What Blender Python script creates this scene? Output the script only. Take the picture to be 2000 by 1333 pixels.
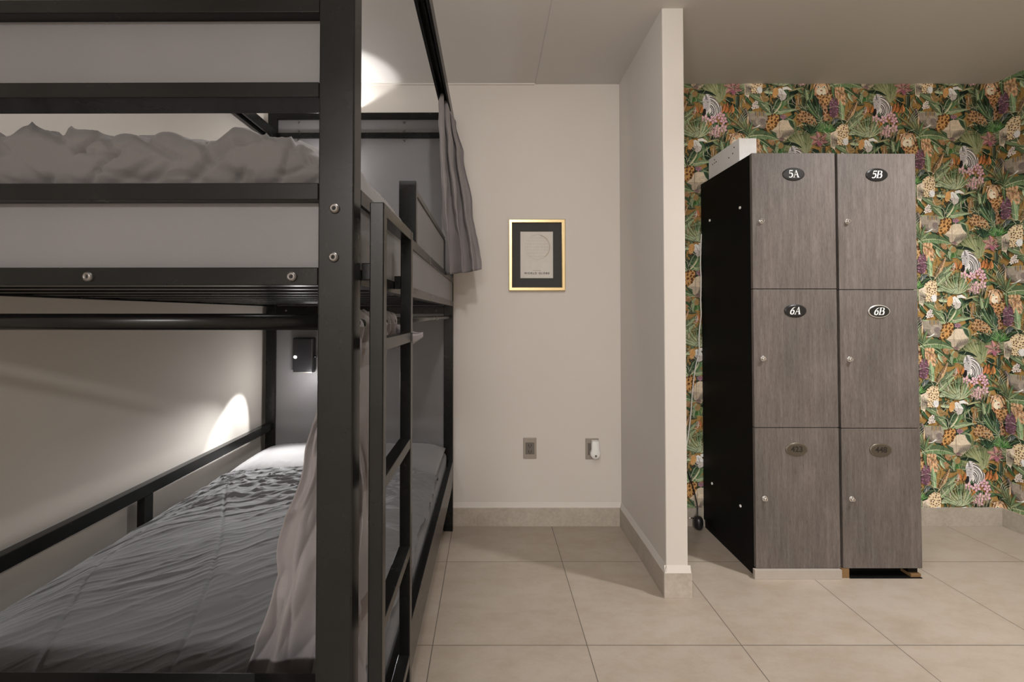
import bpy, bmesh, math, random
from mathutils import Vector, Matrix, noise
from math import sin, cos, pi, radians

S = bpy.context.scene
C = S.collection
for o in list(bpy.data.objects):
    bpy.data.objects.remove(o)

# ------------------------------------------------------------------ camera
FPX, CX, CY = 890.0, 954.0, 598.0            # focal length and optical centre in a 2000 x 1333 frame
cd = bpy.data.cameras.new('camera')
cam = bpy.data.objects.new('camera', cd); C.objects.link(cam)
cam.location = (0, 0, 1.2845)
cam.rotation_euler = (radians(90 + 1.1), 0, 0)
cd.sensor_width = 36; cd.sensor_fit = 'HORIZONTAL'
cd.lens = 36 * FPX / 2000
cd.shift_x = (1000 - CX) / 2000
cd.shift_y = -(666.5 - CY) / 2000
cd.clip_start = 0.02
S.camera = cam

# ------------------------------------------------------------------ view, world, room lights
S.view_settings.view_transform = 'Standard'
S.view_settings.look = 'None'
S.view_settings.exposure = 0.08
S.view_settings.gamma = 1.0
S.view_settings.use_curve_mapping = False
w = bpy.data.worlds.new('World'); S.world = w
w.use_nodes = True
w.node_tree.nodes['Background'].inputs[0].default_value = (0.9, 0.95, 1.0, 1)
w.node_tree.nodes['Background'].inputs[1].default_value = 0.05

def disk_light(name, loc, power, col, size, spread=180):
    d = bpy.data.lights.new(name, 'AREA'); d.shape = 'DISK'; d.size = size
    d.energy = power; d.color = col; d.spread = radians(spread)
    o = bpy.data.objects.new(name, d); C.objects.link(o); o.location = loc
    return o
def spot_light(name, loc, target, power, angle, blend, col, r=0.012):
    d = bpy.data.lights.new(name, 'SPOT'); d.energy = power; d.spot_size = radians(angle)
    d.spot_blend = blend; d.color = col; d.shadow_soft_size = r
    o = bpy.data.objects.new(name, d); C.objects.link(o); o.location = loc
    o.rotation_euler = (Vector(target) - Vector(loc)).to_track_quat('-Z', 'Y').to_euler()
    return o
def point_light(name, loc, power, col, r):
    d = bpy.data.lights.new(name, 'POINT'); d.energy = power; d.color = col; d.shadow_soft_size = r
    o = bpy.data.objects.new(name, d); C.objects.link(o); o.location = loc
    return o
disk_light('ceiling_downlight_right', (2.25, 1.40, 2.69), 35, (1.0, 0.98, 0.965), 0.14, 142)
point_light('ceiling_bulb_aisle', (0.15, 0.77, 2.56), 31, (1.0, 0.98, 0.965), 0.05)
lt = disk_light('ceiling_panel_light_rear', (-0.40, -3.20, 2.69), 222, (1.0, 0.98, 0.965), 1.2)
lt.data.shape = 'RECTANGLE'; lt.data.size_y = 0.45
spot_light('reading_light_core', (-1.135, 2.60, 1.025), (-1.36, 2.42, 0.605), 18, 47, 0.35, (1.0, 0.99, 0.98))
spot_light('reading_light_wide', (-1.135, 2.60, 1.025), (-1.02, 2.10, 0.50), 62, 92, 0.9, (1.0, 0.99, 0.98))
point_light('reading_light_spill', (-1.07, 2.58, 0.90), 1.9, (1.0, 0.97, 0.95), 0.03)
point_light('reading_light_upper_spill', (-0.95, 2.60, 2.16), 3.6, (1.0, 0.97, 0.95), 0.03)
spot_light('reading_light_upper', (-0.90, 2.680, 2.475), (-0.90, 2.70, 2.72), 8, 116, 0.18, (1.0, 0.99, 0.98))

# ------------------------------------------------------------------ materials
def lin(c):
    c = c / 255.0
    return c / 12.92 if c <= 0.04045 else ((c + 0.055) / 1.055) ** 2.4
def srgb(r, g, b, k=1.0):
    return tuple(min(0.95, lin(v) * k) for v in (r, g, b))
class N:
    def __init__(s, name):
        s.m = bpy.data.materials.new(name); s.m.use_nodes = True
        s.t = s.m.node_tree; s.b = s.t.nodes['Principled BSDF']
    def n(s, kind, **kw):
        x = s.t.nodes.new(kind)
        for k, v in kw.items():
            setattr(x, k, v)
        return x
    def l(s, a, b): s.t.links.new(a, b)
    def coords(s, scale=(1, 1, 1), out='Object', rot=(0, 0, 0)):
        tc = s.n('ShaderNodeTexCoord'); mp = s.n('ShaderNodeMapping')
        mp.inputs['Scale'].default_value = scale; mp.inputs['Rotation'].default_value = rot
        s.l(tc.outputs[out], mp.inputs['Vector']); return mp.outputs[0]
    def noise(s, vec, scale, detail=4, rough=0.55):
        x = s.n('ShaderNodeTexNoise'); x.inputs['Scale'].default_value = scale
        x.inputs['Detail'].default_value = detail; x.inputs['Roughness'].default_value = rough
        s.l(vec, x.inputs['Vector']); return x.outputs[0]
    def ramp(s, fac, stops):
        r = s.n('ShaderNodeValToRGB'); e = r.color_ramp.elements
        while len(e) < len(stops): e.new(0.5)
        for i, (p, c) in enumerate(stops):
            e[i].position = p; e[i].color = (*c, 1) if len(c) == 3 else c
        s.l(fac, r.inputs[0]); return r.outputs[0]
    def mix(s, fac, a, b, blend='MIX'):
        x = s.n('ShaderNodeMix', data_type='RGBA', blend_type=blend)
        for sock, v in ((x.inputs[0], fac), (x.inputs[6], a), (x.inputs[7], b)):
            if hasattr(v, 'is_linked'): s.l(v, sock)
            elif isinstance(v, (int, float)): sock.default_value = v
            else: sock.default_value = (*v, 1)
        return x.outputs[2]
    def math(s, op, a, b=None, c=None):
        x = s.n('ShaderNodeMath', operation=op)
        for i, v in enumerate((a, b, c)):
            if v is None: continue
            if hasattr(v, 'is_linked'): s.l(v, x.inputs[i])
            else: x.inputs[i].default_value = v
        return x.outputs[0]
    def bump(s, h, strength, dist=0.01):
        x = s.n('ShaderNodeBump'); x.inputs['Strength'].default_value = strength
        x.inputs['Distance'].default_value = dist
        s.l(h, x.inputs['Height']); s.l(x.outputs[0], s.b.inputs['Normal'])
    def set(s, col=None, rough=None, metal=None, spec=None, sheen=None):
        b = s.b.inputs
        if col is not None:
            if hasattr(col, 'is_linked'): s.l(col, b['Base Color'])
            else: b['Base Color'].default_value = (*col, 1)
        if rough is not None:
            if hasattr(rough, 'is_linked'): s.l(rough, b['Roughness'])
            else: b['Roughness'].default_value = rough
        if metal is not None: b['Metallic'].default_value = metal
        if spec is not None: b['Specular IOR Level'].default_value = spec
        if sheen is not None:
            b['Sheen Weight'].default_value = sheen; b['Sheen Roughness'].default_value = 0.5
        return s.m

def m_simple(name, col, rough=0.5, metal=0.0, spec=0.5):
    k = N(name); v = k.coords(); f = k.noise(v, 30, 3)
    c = k.mix(f, tuple(x * 0.93 for x in col), tuple(min(1, x * 1.07) for x in col))
    return k.set(c, rough, metal, spec)
def m_paint(name, col):
    k = N(name); v = k.coords()
    f = k.noise(v, 2.5, 3); g = k.noise(v, 220, 2)
    c = k.mix(f, tuple(x * 0.965 for x in col), tuple(min(1, x * 1.03) for x in col))
    k.bump(g, 0.06, 0.002)
    return k.set(c, 0.62, spec=0.35)
PAINT = m_paint('wall_paint', (0.60, 0.56, 0.515))
CEIL = m_paint('ceiling_paint', (0.60, 0.578, 0.552))

def m_floor():
    k = N('floor_tile')
    tc = k.n('ShaderNodeTexCoord'); sp = k.n('ShaderNodeSeparateXYZ'); k.l(tc.outputs['Object'], sp.inputs[0])
    def line(sock, off, period, wdt):
        a = k.math('SUBTRACT', sock, off); a = k.math('DIVIDE', a, period)
        fl = k.math('FLOOR', k.math('ADD', a, 0.5))
        d = k.math('MULTIPLY', k.math('ABSOLUTE', k.math('SUBTRACT', a, fl)), period)
        return k.math('LESS_THAN', d, wdt), k.math('FLOOR', a)
    lx, ix = line(sp.outputs[0], 0.383, 0.5995, 0.0016)
    ly, iy = line(sp.outputs[1], 1.795, 0.5985, 0.0016)
    grout = k.math('MAXIMUM', lx, ly)
    cb = k.n('ShaderNodeCombineXYZ'); k.l(ix, cb.inputs[0]); k.l(iy, cb.inputs[1])
    wn = k.n('ShaderNodeTexWhiteNoise', noise_dimensions='3D'); k.l(cb.outputs[0], wn.inputs[0])
    off = k.n('ShaderNodeVectorMath', operation='MULTIPLY_ADD')
    k.l(wn.outputs[1], off.inputs[0]); off.inputs[1].default_value = (9, 9, 9); k.l(tc.outputs['Object'], off.inputs[2])
    v = off.outputs[0]
    mp = k.n('ShaderNodeMapping'); mp.inputs['Scale'].default_value = (1, 1.8, 1); k.l(v, mp.inputs[0]); v = mp.outputs[0]
    n1 = k.noise(v, 2.2, 6, 0.6); n2 = k.noise(v, 9, 6, 0.65); n3 = k.noise(v, 90, 3)
    c = k.ramp(n1, [(0.3, (0.335, 0.275, 0.218)), (0.5, (0.400, 0.338, 0.277)), (0.68, (0.455, 0.395, 0.333))])
    c2 = k.ramp(n2, [(0.35, (0.34, 0.268, 0.192)), (0.58, (0.425, 0.362, 0.300))])
    c = k.mix(0.5, c, c2)
    c3 = k.ramp(n3, [(0.4, (0.36, 0.31, 0.26)), (0.6, (0.41, 0.355, 0.302))])
    c = k.mix(0.2, c, c3)
    tone = k.math('MULTIPLY_ADD', wn.outputs[0], 0.06, 0.95)
    cc = k.n('ShaderNodeCombineXYZ')
    for i in range(3): k.l(tone, cc.inputs[i])
    c = k.mix(1.0, c, cc.outputs[0], 'MULTIPLY')
    c = k.mix(grout, c, (0.10, 0.085, 0.07))
    k.bump(k.math('SUBTRACT', k.math('MULTIPLY', n3, 0.15), grout), 0.25, 0.002)
    r = k.math('MULTIPLY_ADD', n2, 0.2, 0.34)
    return k.set(c, r, spec=0.4)
FLOOR = m_floor()

def m_stone(name):
    k = N(name); v = k.coords()
    n1 = k.noise(v, 7, 6, 0.65); n2 = k.noise(v, 60, 4)
    c = k.ramp(n1, [(0.3, (0.36, 0.315, 0.26)), (0.55, (0.44, 0.39, 0.33)), (0.75, (0.50, 0.45, 0.39))])
    c = k.mix(0.25, c, k.ramp(n2, [(0.4, (0.34, 0.29, 0.24)), (0.62, (0.5, 0.45, 0.39))]))
    k.bump(n2, 0.1, 0.002)
    return k.set(c, 0.5, spec=0.35)
STONE = m_stone('baseboard_stone')
GROUT = m_simple('baseboard_joint', (0.50, 0.45, 0.39), 0.8)

def m_black():
    k = N('black_powder_coat'); v = k.coords()
    n1 = k.noise(v, 6, 5, 0.6)
    c = k.ramp(n1, [(0.35, (0.0045, 0.0045, 0.0042)), (0.7, (0.0095, 0.0095, 0.009))])
    r = k.math('MULTIPLY_ADD', n1, 0.12, 0.20)
    return k.set(c, r, spec=0.24)
BLACK = m_black()
def m_panel():
    k = N('grey_panel_laminate'); v = k.coords()
    n1 = k.noise(v, 3, 3); n2 = k.noise(v, 260, 3)
    c = k.ramp(n1, [(0.3, (0.150, 0.146, 0.149)), (0.7, (0.168, 0.163, 0.166))])
    k.bump(n2, 0.10, 0.001)
    return k.set(c, 0.48, spec=0.4)
PANEL = m_panel()
def m_fabric(name, col, weave=900, rough=0.9, crease=0.35):
    k = N(name); v = k.coords()
    n1 = k.noise(v, 5, 4); n2 = k.noise(v, weave, 2); n3 = k.noise(v, 38, 5, 0.6)
    c = k.mix(n1, tuple(x * 0.9 for x in col), tuple(x * 1.1 for x in col))
    h = k.math('ADD', k.math('MULTIPLY', n2, 0.25), k.math('MULTIPLY', n3, crease))
    k.bump(h, 0.35, 0.004)
    return k.set(c, rough, spec=0.2, sheen=0.15)
DUVET = m_fabric('duvet_cotton', (0.142, 0.133, 0.131))
DUVET2 = m_fabric('duvet_cotton_dark', (0.112, 0.111, 0.114))
PILLOW = m_fabric('pillow_cotton', (0.155, 0.15, 0.15))
MATT = m_fabric('mattress_cover', (0.10, 0.098, 0.10))
CURT = m_fabric('curtain_cloth', (0.205, 0.185, 0.184), 700, 0.95, 0.2)
STEEL = m_simple('bolt_steel', (0.20, 0.19, 0.18), 0.42, 0.9)
CHROME = m_simple('lock_chrome', (0.75, 0.74, 0.72), 0.2, 1.0)
HOLE = m_simple('dark_hole', (0.01, 0.01, 0.01), 0.8)
GOLD = m_simple('gold_frame', (0.72, 0.56, 0.30), 0.32, 0.85)
MAT_CARD = m_simple('charcoal_mat', (0.055, 0.055, 0.052), 0.8, 0, 0.2)
PAPER = m_simple('print_paper', (0.60, 0.57, 0.52), 0.8, 0, 0.2)
INK = m_simple('print_ink', (0.03, 0.03, 0.03), 0.8)
INKG = m_simple('print_gold_ink', (0.44, 0.385, 0.29), 0.7)
INKL = m_simple('print_pale_ink', (0.465, 0.435, 0.385), 0.8)
WHITE = m_simple('white_enamel', (0.84, 0.84, 0.84), 0.4)
WPLASTIC = m_simple('white_plastic', (0.80, 0.79, 0.76), 0.35)
PLATE = m_simple('outlet_plate', (0.30, 0.265, 0.225), 0.35, 0.25)
SOCKET = m_simple('outlet_socket', (0.13, 0.115, 0.10), 0.5)
LAMPB = m_simple('lamp_black', (0.012, 0.012, 0.014), 0.3)
LOCKER = m_simple('locker_black_board', (0.0035, 0.0035, 0.0035), 0.6, 0, 0.15)
OVAL = m_simple('plate_black', (0.010, 0.010, 0.010), 0.3)
OVALB = m_simple('plate_bronze', (0.085, 0.070, 0.052), 0.35, 0.3)
RIM = m_simple('plate_rim', (0.55, 0.53, 0.49), 0.3, 0.6)
RIMB = m_simple('plate_bronze_rim', (0.16, 0.14, 0.11), 0.3, 0.6)
TEXTW = m_simple('plate_white_digits', (0.85, 0.84, 0.82), 0.5)
TEXTK = m_simple('plate_dark_digits', (0.014, 0.011, 0.008), 0.5)
BOARD = m_simple('raw_particle_board', (0.20, 0.115, 0.045), 0.9)
def m_wood(name, tint):
    k = N(name)
    v = k.coords((26, 26, 2.4)); n1 = k.noise(v, 2.2, 8, 0.7)
    v2 = k.coords((170, 170, 20)); n2 = k.noise(v2, 1.6, 7, 0.75)
    v3 = k.coords((5, 5, 1.1)); n3 = k.noise(v3, 1.2, 3)
    c = k.ramp(n1, [(0.32, (0.080, 0.065, 0.058)), (0.5, (0.142, 0.119, 0.109)), (0.68, (0.215, 0.185, 0.172))])
    c2 = k.ramp(n2, [(0.34, (0.048, 0.037, 0.032)), (0.48, (0.138, 0.115, 0.104)), (0.66, (0.200, 0.171, 0.157))])
    c = k.mix(0.45, c, c2)
    c3 = k.ramp(n3, [(0.35, (0.82, 0.85, 0.84)), (0.65, (1.1, 1.1, 1.1))])
    c = k.mix(1.0, c, c3, 'MULTIPLY')
    c = k.mix(1.0, c, tint, 'MULTIPLY')
    k.bump(n2, 0.12, 0.002)
    return k.set(c, 0.5, spec=0.35)
WOOD = m_wood('grey_oak_veneer', (.92, .92, .92))
PLINTH = m_simple('pale_plinth', (0.40, 0.355, 0.31), 0.5)
def m_glow(name, col, st):
    k = N(name); k.b.inputs['Emission Color'].default_value = (*col, 1)
    k.b.inputs['Emission Strength'].default_value = st
    return k.set((0.8, 0.8, 0.8), 0.4)
LED = m_glow('reading_led', (1.0, 0.93, 0.82), 14.0)

# ------------------------------------------------------------------ mesh helpers
def box(bm, x0, x1, y0, y1, z0, z1, bev=0.0, seg=2, mi=0):
    vs = [bm.verts.new((x, y, z)) for x in (x0, x1) for y in (y0, y1) for z in (z0, z1)]
    idx = [(0, 1, 3, 2), (4, 6, 7, 5), (0, 4, 5, 1), (2, 3, 7, 6), (0, 2, 6, 4), (1, 5, 7, 3)]
    fs = [bm.faces.new([vs[i] for i in f]) for f in idx]
    for f in fs: f.material_index = mi
    if bev > 0:
        es = list({e for f in fs for e in f.edges})
        r = bmesh.ops.bevel(bm, geom=es, offset=bev, segments=seg, affect='EDGES', profile=0.5)
        for f in r['faces']: f.material_index = mi
    return fs
def ring(c, ax, r, n, up=None, ry=None):
    ax = Vector(ax).normalized()
    a = ax.orthogonal().normalized() if up is None else Vector(up).normalized()
    b = ax.cross(a)
    return [Vector(c) + a * (r * cos(2 * pi * i / n)) + b * ((ry or r) * sin(2 * pi * i / n)) for i in range(n)]
def loft(bm, rings, cap=True, mi=0, smooth=True, closed=True):
    V = [[bm.verts.new(p) for p in r] for r in rings]
    n = len(V[0])
    for a, b in zip(V, V[1:]):
        for i in range(n if closed else n - 1):
            f = bm.faces.new((a[i], a[(i + 1) % n], b[(i + 1) % n], b[i])); f.material_index = mi; f.smooth = smooth
    if cap and closed:
        f = bm.faces.new(list(reversed(V[0]))); f.material_index = mi
        f = bm.faces.new(V[-1]); f.material_index = mi
def cyl(bm, p0, p1, r, n=20, mi=0, bev=0.0):
    p0, p1 = Vector(p0), Vector(p1); ax = (p1 - p0).normalized(); up = ax.orthogonal()
    if bev:
        rs = [ring(p0, ax, r - bev, n, up), ring(p0 + ax * bev, ax, r, n, up),
              ring(p1 - ax * bev, ax, r, n, up), ring(p1, ax, r - bev, n, up)]
    else:
        rs = [ring(p0, ax, r, n, up), ring(p1, ax, r, n, up)]
    loft(bm, rs, mi=mi)
def tube_path(bm, pts, r, n=10, mi=0):
    pts = [Vector(p) for p in pts]; rs = []
    up = None
    for i, p in enumerate(pts):
        d = (pts[min(i + 1, len(pts) - 1)] - pts[max(i - 1, 0)]).normalized()
        if up is None: up = d.orthogonal().normalized()
        up = (up - d * up.dot(d)).normalized()
        rs.append(ring(p, d, r, n, up))
    loft(bm, rs, mi=mi)
def smooth_pts(pts, k=6):
    pts = [Vector(p) for p in pts]; out = []
    for i in range(len(pts) - 1):
        p0, p1, p2, p3 = pts[max(i - 1, 0)], pts[i], pts[i + 1], pts[min(i + 2, len(pts) - 1)]
        for j in range(k):
            t = j / k
            out.append(0.5 * ((2 * p1) + (p2 - p0) * t + (2 * p0 - 5 * p1 + 4 * p2 - p3) * t * t + (3 * p1 - p0 - 3 * p2 + p3) * t ** 3))
    out.append(pts[-1]); return out
def obj(name, bm, mats, parent=None, smooth=False):
    me = bpy.data.meshes.new(name)
    bmesh.ops.recalc_face_normals(bm, faces=bm.faces[:])
    bm.to_mesh(me); bm.free()
    for m in (mats if isinstance(mats, (list, tuple)) else [mats]): me.materials.append(m)
    if smooth:
        for p in me.polygons: p.use_smooth = True
    o = bpy.data.objects.new(name, me); C.objects.link(o)
    if parent: o.parent = parent
    return o
def B(name, mats, parent, *boxes, bev=0.0015):
    bm = bmesh.new()
    for b in boxes: box(bm, *b, bev=bev)
    return obj(name, bm, mats, parent)
def thing(name, label, cat, loc=(0, 0, 0), rotz=0, group=None):
    o = bpy.data.objects.new(name, None); C.objects.link(o)
    o.location = loc; o.rotation_euler = (0, 0, rotz); o.empty_display_size = 0.1
    o['label'] = label; o['category'] = cat
    if group: o['group'] = group
    return o
def tag(o, label, cat, group=None):
    o['label'] = label; o['category'] = cat
    if group: o['group'] = group
    return o
def struct(name, bm, m, parent=None):
    o = obj(name, bm, m, parent); o['kind'] = 'structure'; return o
def text_mesh(name, body, size, mat, parent, loc, shear=0.0, offset=0.0, extrude=0.0004, sx=1.0, spacing=1.0):
    cu = bpy.data.curves.new(name, 'FONT'); cu.body = body; cu.size = size
    cu.align_x = 'CENTER'; cu.align_y = 'CENTER'; cu.shear = shear; cu.offset = offset
    cu.extrude = extrude; cu.space_character = spacing; cu.resolution_u = 4
    t = bpy.data.objects.new(name + '_curve', cu); C.objects.link(t)
    bpy.context.view_layer.update()
    me = bpy.data.meshes.new_from_object(t.evaluated_get(bpy.context.evaluated_depsgraph_get()))
    bpy.data.objects.remove(t); bpy.data.curves.remove(cu)
    me.name = name
    me.transform(Matrix.Rotation(radians(90), 4, 'X') @ Matrix.Diagonal((sx, 1, 1, 1)))
    me.materials.clear(); me.materials.append(mat)
    o = bpy.data.objects.new(name, me); C.objects.link(o); o.parent = parent; o.location = loc
    return o

# ------------------------------------------------------------------ room shell
WY = 2.800            # back wall
XL, XR = -1.362, 3.13 # side walls
YN = -4.3             # wall behind the photographer
ZC = 2.715            # ceiling
def slab(name, m, *b):
    bm = bmesh.new(); box(bm, *b); return struct(name, bm, m)
slab('floor', FLOOR, XL - .1, XR + .1, YN - .1, WY + .1, -0.1, 0)
bm = bmesh.new()
box(bm, XL - .1, 0.29, YN - .1, WY + .1, ZC + .004, ZC + .15)
box(bm, 0.29, XR + .1, YN - .1, WY + .1, ZC, ZC + .15)
struct('ceiling', bm, CEIL)
slab('wall_back', PAINT, XL - .1, 0.90, WY, WY + .1, 0, ZC + .05)
slab('wall_left', PAINT, XL - .1, XL, YN, WY, 0, ZC + .05)
slab('wall_front', PAINT, XL - .1, XR + .1, YN - .1, YN, 0, ZC + .05)
bm = bmesh.new(); box(bm, 0.810, 0.910, 2.100, WY, 0, ZC + .01, bev=0.004)
struct('wall_partition', bm, PAINT)
slab('trim_1', PAINT, XL, 0.285, WY - .008, WY, ZC - .006, ZC + .018)

def baseboard(name, segs):
    """segs: list of (x0,x1,y0,y1,nx,ny) straight runs, thickness inside the box; joints of pale grout between pieces"""
    bm = bmesh.new()
    for (x0, x1, y0, y1, cuts) in segs:
        along_x = (x1 - x0) > (y1 - y0)
        lo, hi = (x0, x1) if along_x else (y0, y1)
        e = [lo] + [c for c in cuts if lo < c < hi] + [hi]
        for a, b in zip(e, e[1:]):
            g = 0.0012
            if along_x: box(bm, a + g, b - g, y0, y1, 0, 0.112, bev=0.001)
            else: box(bm, x0, x1, a + g, b - g, 0, 0.112, bev=0.001)
        inset = 0.001
        if along_x: box(bm, x0, x1, y0 + inset, y1, 0, 0.1105, mi=1)
        else: box(bm, x0 + (inset if x0 > 2 or x0 < .85 else 0), x1 - (0 if x0 > 2 else inset), y0, y1, 0, 0.1105, mi=1)
    return struct(name, bm, [STONE, GROUT])
baseboard('baseboard_back', [(-0.30, 0.797, WY - .012, WY, [-0.165, -0.075, 0.245, 0.448])])
baseboard('baseboard_partition', [(0.797, 0.810, 2.1005, WY, [2.45]), (0.797, 0.923, 2.088, 2.100, []), (0.910, 0.923, 2.10, WY, [2.3])])
baseboard('baseboard_alcove', [(0.923, XR - .012, WY - .012, WY, [1.5, 2.1, 2.66])])
baseboard('baseboard_right', [(XR - .012, XR, 0.0, WY, [0.6, 1.2, 1.8, 2.45])])
def cap(name, pts_list):
    bm = bmesh.new()
    for (p, q, nrm) in pts_list:     # painted fillet: slopes from the wall to the front edge of the baseboard
        p, q, nrm = Vector(p), Vector(q), Vector(nrm)
        pr = [Vector((0, 0, 0.112)), nrm * 0.011 + Vector((0, 0, 0.112)), nrm * 0.009 + Vector((0, 0, 0.118)), nrm * 0.0015 + Vector((0, 0, 0.142)), Vector((0, 0, 0.142))]
        loft(bm, [[p + v for v in pr], [q + v for v in pr]], smooth=False)
    return struct(name, bm, PAINT)
cap('trim_2', [((-.3, WY, 0), (.81, WY, 0), (0, -1, 0))])
cap('trim_3', [((.81, 2.09, 0), (.81, WY, 0), (-1, 0, 0)), ((.80, 2.10, 0), (.92, 2.10, 0), (0, -1, 0))])

# ------------------------------------------------------------------ wallpaper (printed pattern, half-drop repeat)
# motif coordinates: print units, cell 1012 x 1242 units = 0.527 m x 0.645 m, each next column dropped by half a cell
random.seed(7)
PW, PH = 1012.0, 1242.0
WK = 1.75
polys = []; layer = [0]
def P(pts, c, up=True):
    if up: layer[0] += 1
    g = (c[0] + c[1] + c[2]) / 3; c = tuple(g + (v - g) * .80 for v in c)
    polys.append((pts, srgb(*c, WK), layer[0]))
def jit(c, a=10):
    d = random.uniform(-a, a); return tuple(max(4, min(250, v + d + random.uniform(-a * .3, a * .3))) for v in c)
def leaf(x0, y0, x1, y1, w, c, bend=0.0, rib=None, veins=0, ser=0, edge=None, prof=0.75):
    n = 12; dx, dy = x1 - x0, y1 - y0; L = math.hypot(dx, dy) or 1; px, py = -dy / L, dx / L
    mx, my = (x0 + x1) / 2 + px * bend * L, (y0 + y1) / 2 + py * bend * L
    cl = []; A = []; Bp = []
    for i in range(n + 1):
        t = i / n
        x = (1 - t) ** 2 * x0 + 2 * t * (1 - t) * mx + t * t * x1
        y = (1 - t) ** 2 * y0 + 2 * t * (1 - t) * my + t * t * y1
        tx = 2 * (1 - t) * (mx - x0) + 2 * t * (x1 - mx); ty = 2 * (1 - t) * (my - y0) + 2 * t * (y1 - my)
        l = math.hypot(tx, ty) or 1; nx, ny = -ty / l, tx / l
        h = w * 0.5 * (sin(pi * min(1, t ** prof * 0.985 + 0.015)) ** 0.8)
        if ser and 0 < i < n and i % 2: h *= 1 + ser
        cl.append((x, y)); A.append((x + nx * h, y + ny * h)); Bp.append((x - nx * h, y - ny * h))
    if edge:
        ea = [(cl[i][0] + (A[i][0] - cl[i][0]) * 1.22, cl[i][1] + (A[i][1] - cl[i][1]) * 1.22) for i in range(n + 1)]
        eb = [(cl[i][0] + (Bp[i][0] - cl[i][0]) * 1.22, cl[i][1] + (Bp[i][1] - cl[i][1]) * 1.22) for i in range(n + 1)]
        P(ea + eb[::-1], edge)
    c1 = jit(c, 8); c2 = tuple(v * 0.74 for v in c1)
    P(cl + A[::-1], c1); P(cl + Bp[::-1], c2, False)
    if veins:
        layer[0] += 1
        for i in range(1, n):
            for sd, e, cc in ((1, A, tuple(v * .80 for v in c1)), (-1, Bp, tuple(min(255, v * 1.22) for v in c2))):
                j = min(n, i + 1)
                a = cl[i]; b = (cl[j][0] + (e[j][0] - cl[j][0]) * .9, cl[j][1] + (e[j][1] - cl[j][1]) * .9)
                q = 2.6
                ux, uy = (cl[j][0] - cl[i][0]), (cl[j][1] - cl[i][1]); l = math.hypot(ux, uy) or 1
                P([(a[0] - ux / l * q, a[1] - uy / l * q), (a[0] + ux / l * q, a[1] + uy / l * q), b], cc, False)
    if rib:
        layer[0] += 1
        q = max(2.2, w * 0.045)
        ra = []; rb = []
        for i in range(n + 1):
            k = q * (1 - i / n * .8) / (w * .5 + 1e-6)
            j = i
            ddx, ddy = (A[j][0] - Bp[j][0]), (A[j][1] - Bp[j][1]); l = math.hypot(ddx, ddy) or 1
            s = q * (1 - i / n * .8)
            ra.append((cl[i][0] + ddx / l * s, cl[i][1] + ddy / l * s)); rb.append((cl[i][0] - ddx / l * s, cl[i][1] - ddy / l * s))
        P(ra + rb[::-1], rib, False)
def fan(cx, cy, r, a0, a1, n, w, cs, bend=0.0, rib=None, var=0.2, inner=0.0):
    for i in range(n):
        a = radians(a0 + (a1 - a0) * (i + .5) / n); rr = r * (1 - random.random() * var)
        leaf(cx + cos(a) * r * inner, cy - sin(a) * r * inner, cx + cos(a) * rr, cy - sin(a) * rr, w, random.choice(cs), bend * (1 if a < pi / 2 else -1), rib)
def blob(cx, cy, rx, ry, c, rot=0, n=14, rough=0.0, up=True):
    a = radians(rot); pts = []
    for i in range(n):
        t = 2 * pi * i / n; k = 1 + random.uniform(-rough, rough)
        x, y = rx * cos(t) * k, ry * sin(t) * k
        pts.append((cx + x * cos(a) - y * sin(a), cy + x * sin(a) + y * cos(a)))
    P(pts, c, up)
def inside(p, poly):
    r = False; j = len(poly) - 1
    for i in range(len(poly)):
        if (poly[i][1] > p[1]) != (poly[j][1] > p[1]) and p[0] < (poly[j][0] - poly[i][0]) * (p[1] - poly[i][1]) / (poly[j][1] - poly[i][1]) + poly[i][0]: r = not r
        j = i
    return r
def spotted(poly, c, sc, n, r, centre=None):
    P(poly, c); layer[0] += 1
    xs = [p[0] for p in poly]; ys = [p[1] for p in poly]; done = []; tries = 0
    while len(done) < n and tries < 4000:
        tries += 1
        p = (random.uniform(min(xs), max(xs)), random.uniform(min(ys), max(ys)))
        if inside(p, poly) and all(math.hypot(p[0] - q[0], p[1] - q[1]) > r * 2.0 for q in done):
            done.append(p); blob(p[0], p[1], r * random.uniform(.75, 1.1), r * random.uniform(.55, .95), jit(sc, 8), random.uniform(0, 180), 7, 0.25, False)
    if centre:
        layer[0] += 1
        for p in done: blob(p[0], p[1], r * .38, r * .34, centre, 0, 6, 0.2, False)
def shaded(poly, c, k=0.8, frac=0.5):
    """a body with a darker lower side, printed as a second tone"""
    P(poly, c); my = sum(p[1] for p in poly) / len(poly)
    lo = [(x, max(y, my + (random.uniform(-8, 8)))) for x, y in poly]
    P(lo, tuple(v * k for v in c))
def strip(pts, w, c, up=True):
    A = []; Bp = []
    for i, p in enumerate(pts):
        a, b = pts[max(i - 1, 0)], pts[min(i + 1, len(pts) - 1)]
        dx, dy = b[0] - a[0], b[1] - a[1]; l = math.hypot(dx, dy) or 1
        ww = w[i] if isinstance(w, (list, tuple)) else w
        A.append((p[0] - dy / l * ww / 2, p[1] + dx / l * ww / 2)); Bp.append((p[0] + dy / l * ww / 2, p[1] - dx / l * ww / 2))
    P(A + Bp[::-1], c, up)
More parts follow.
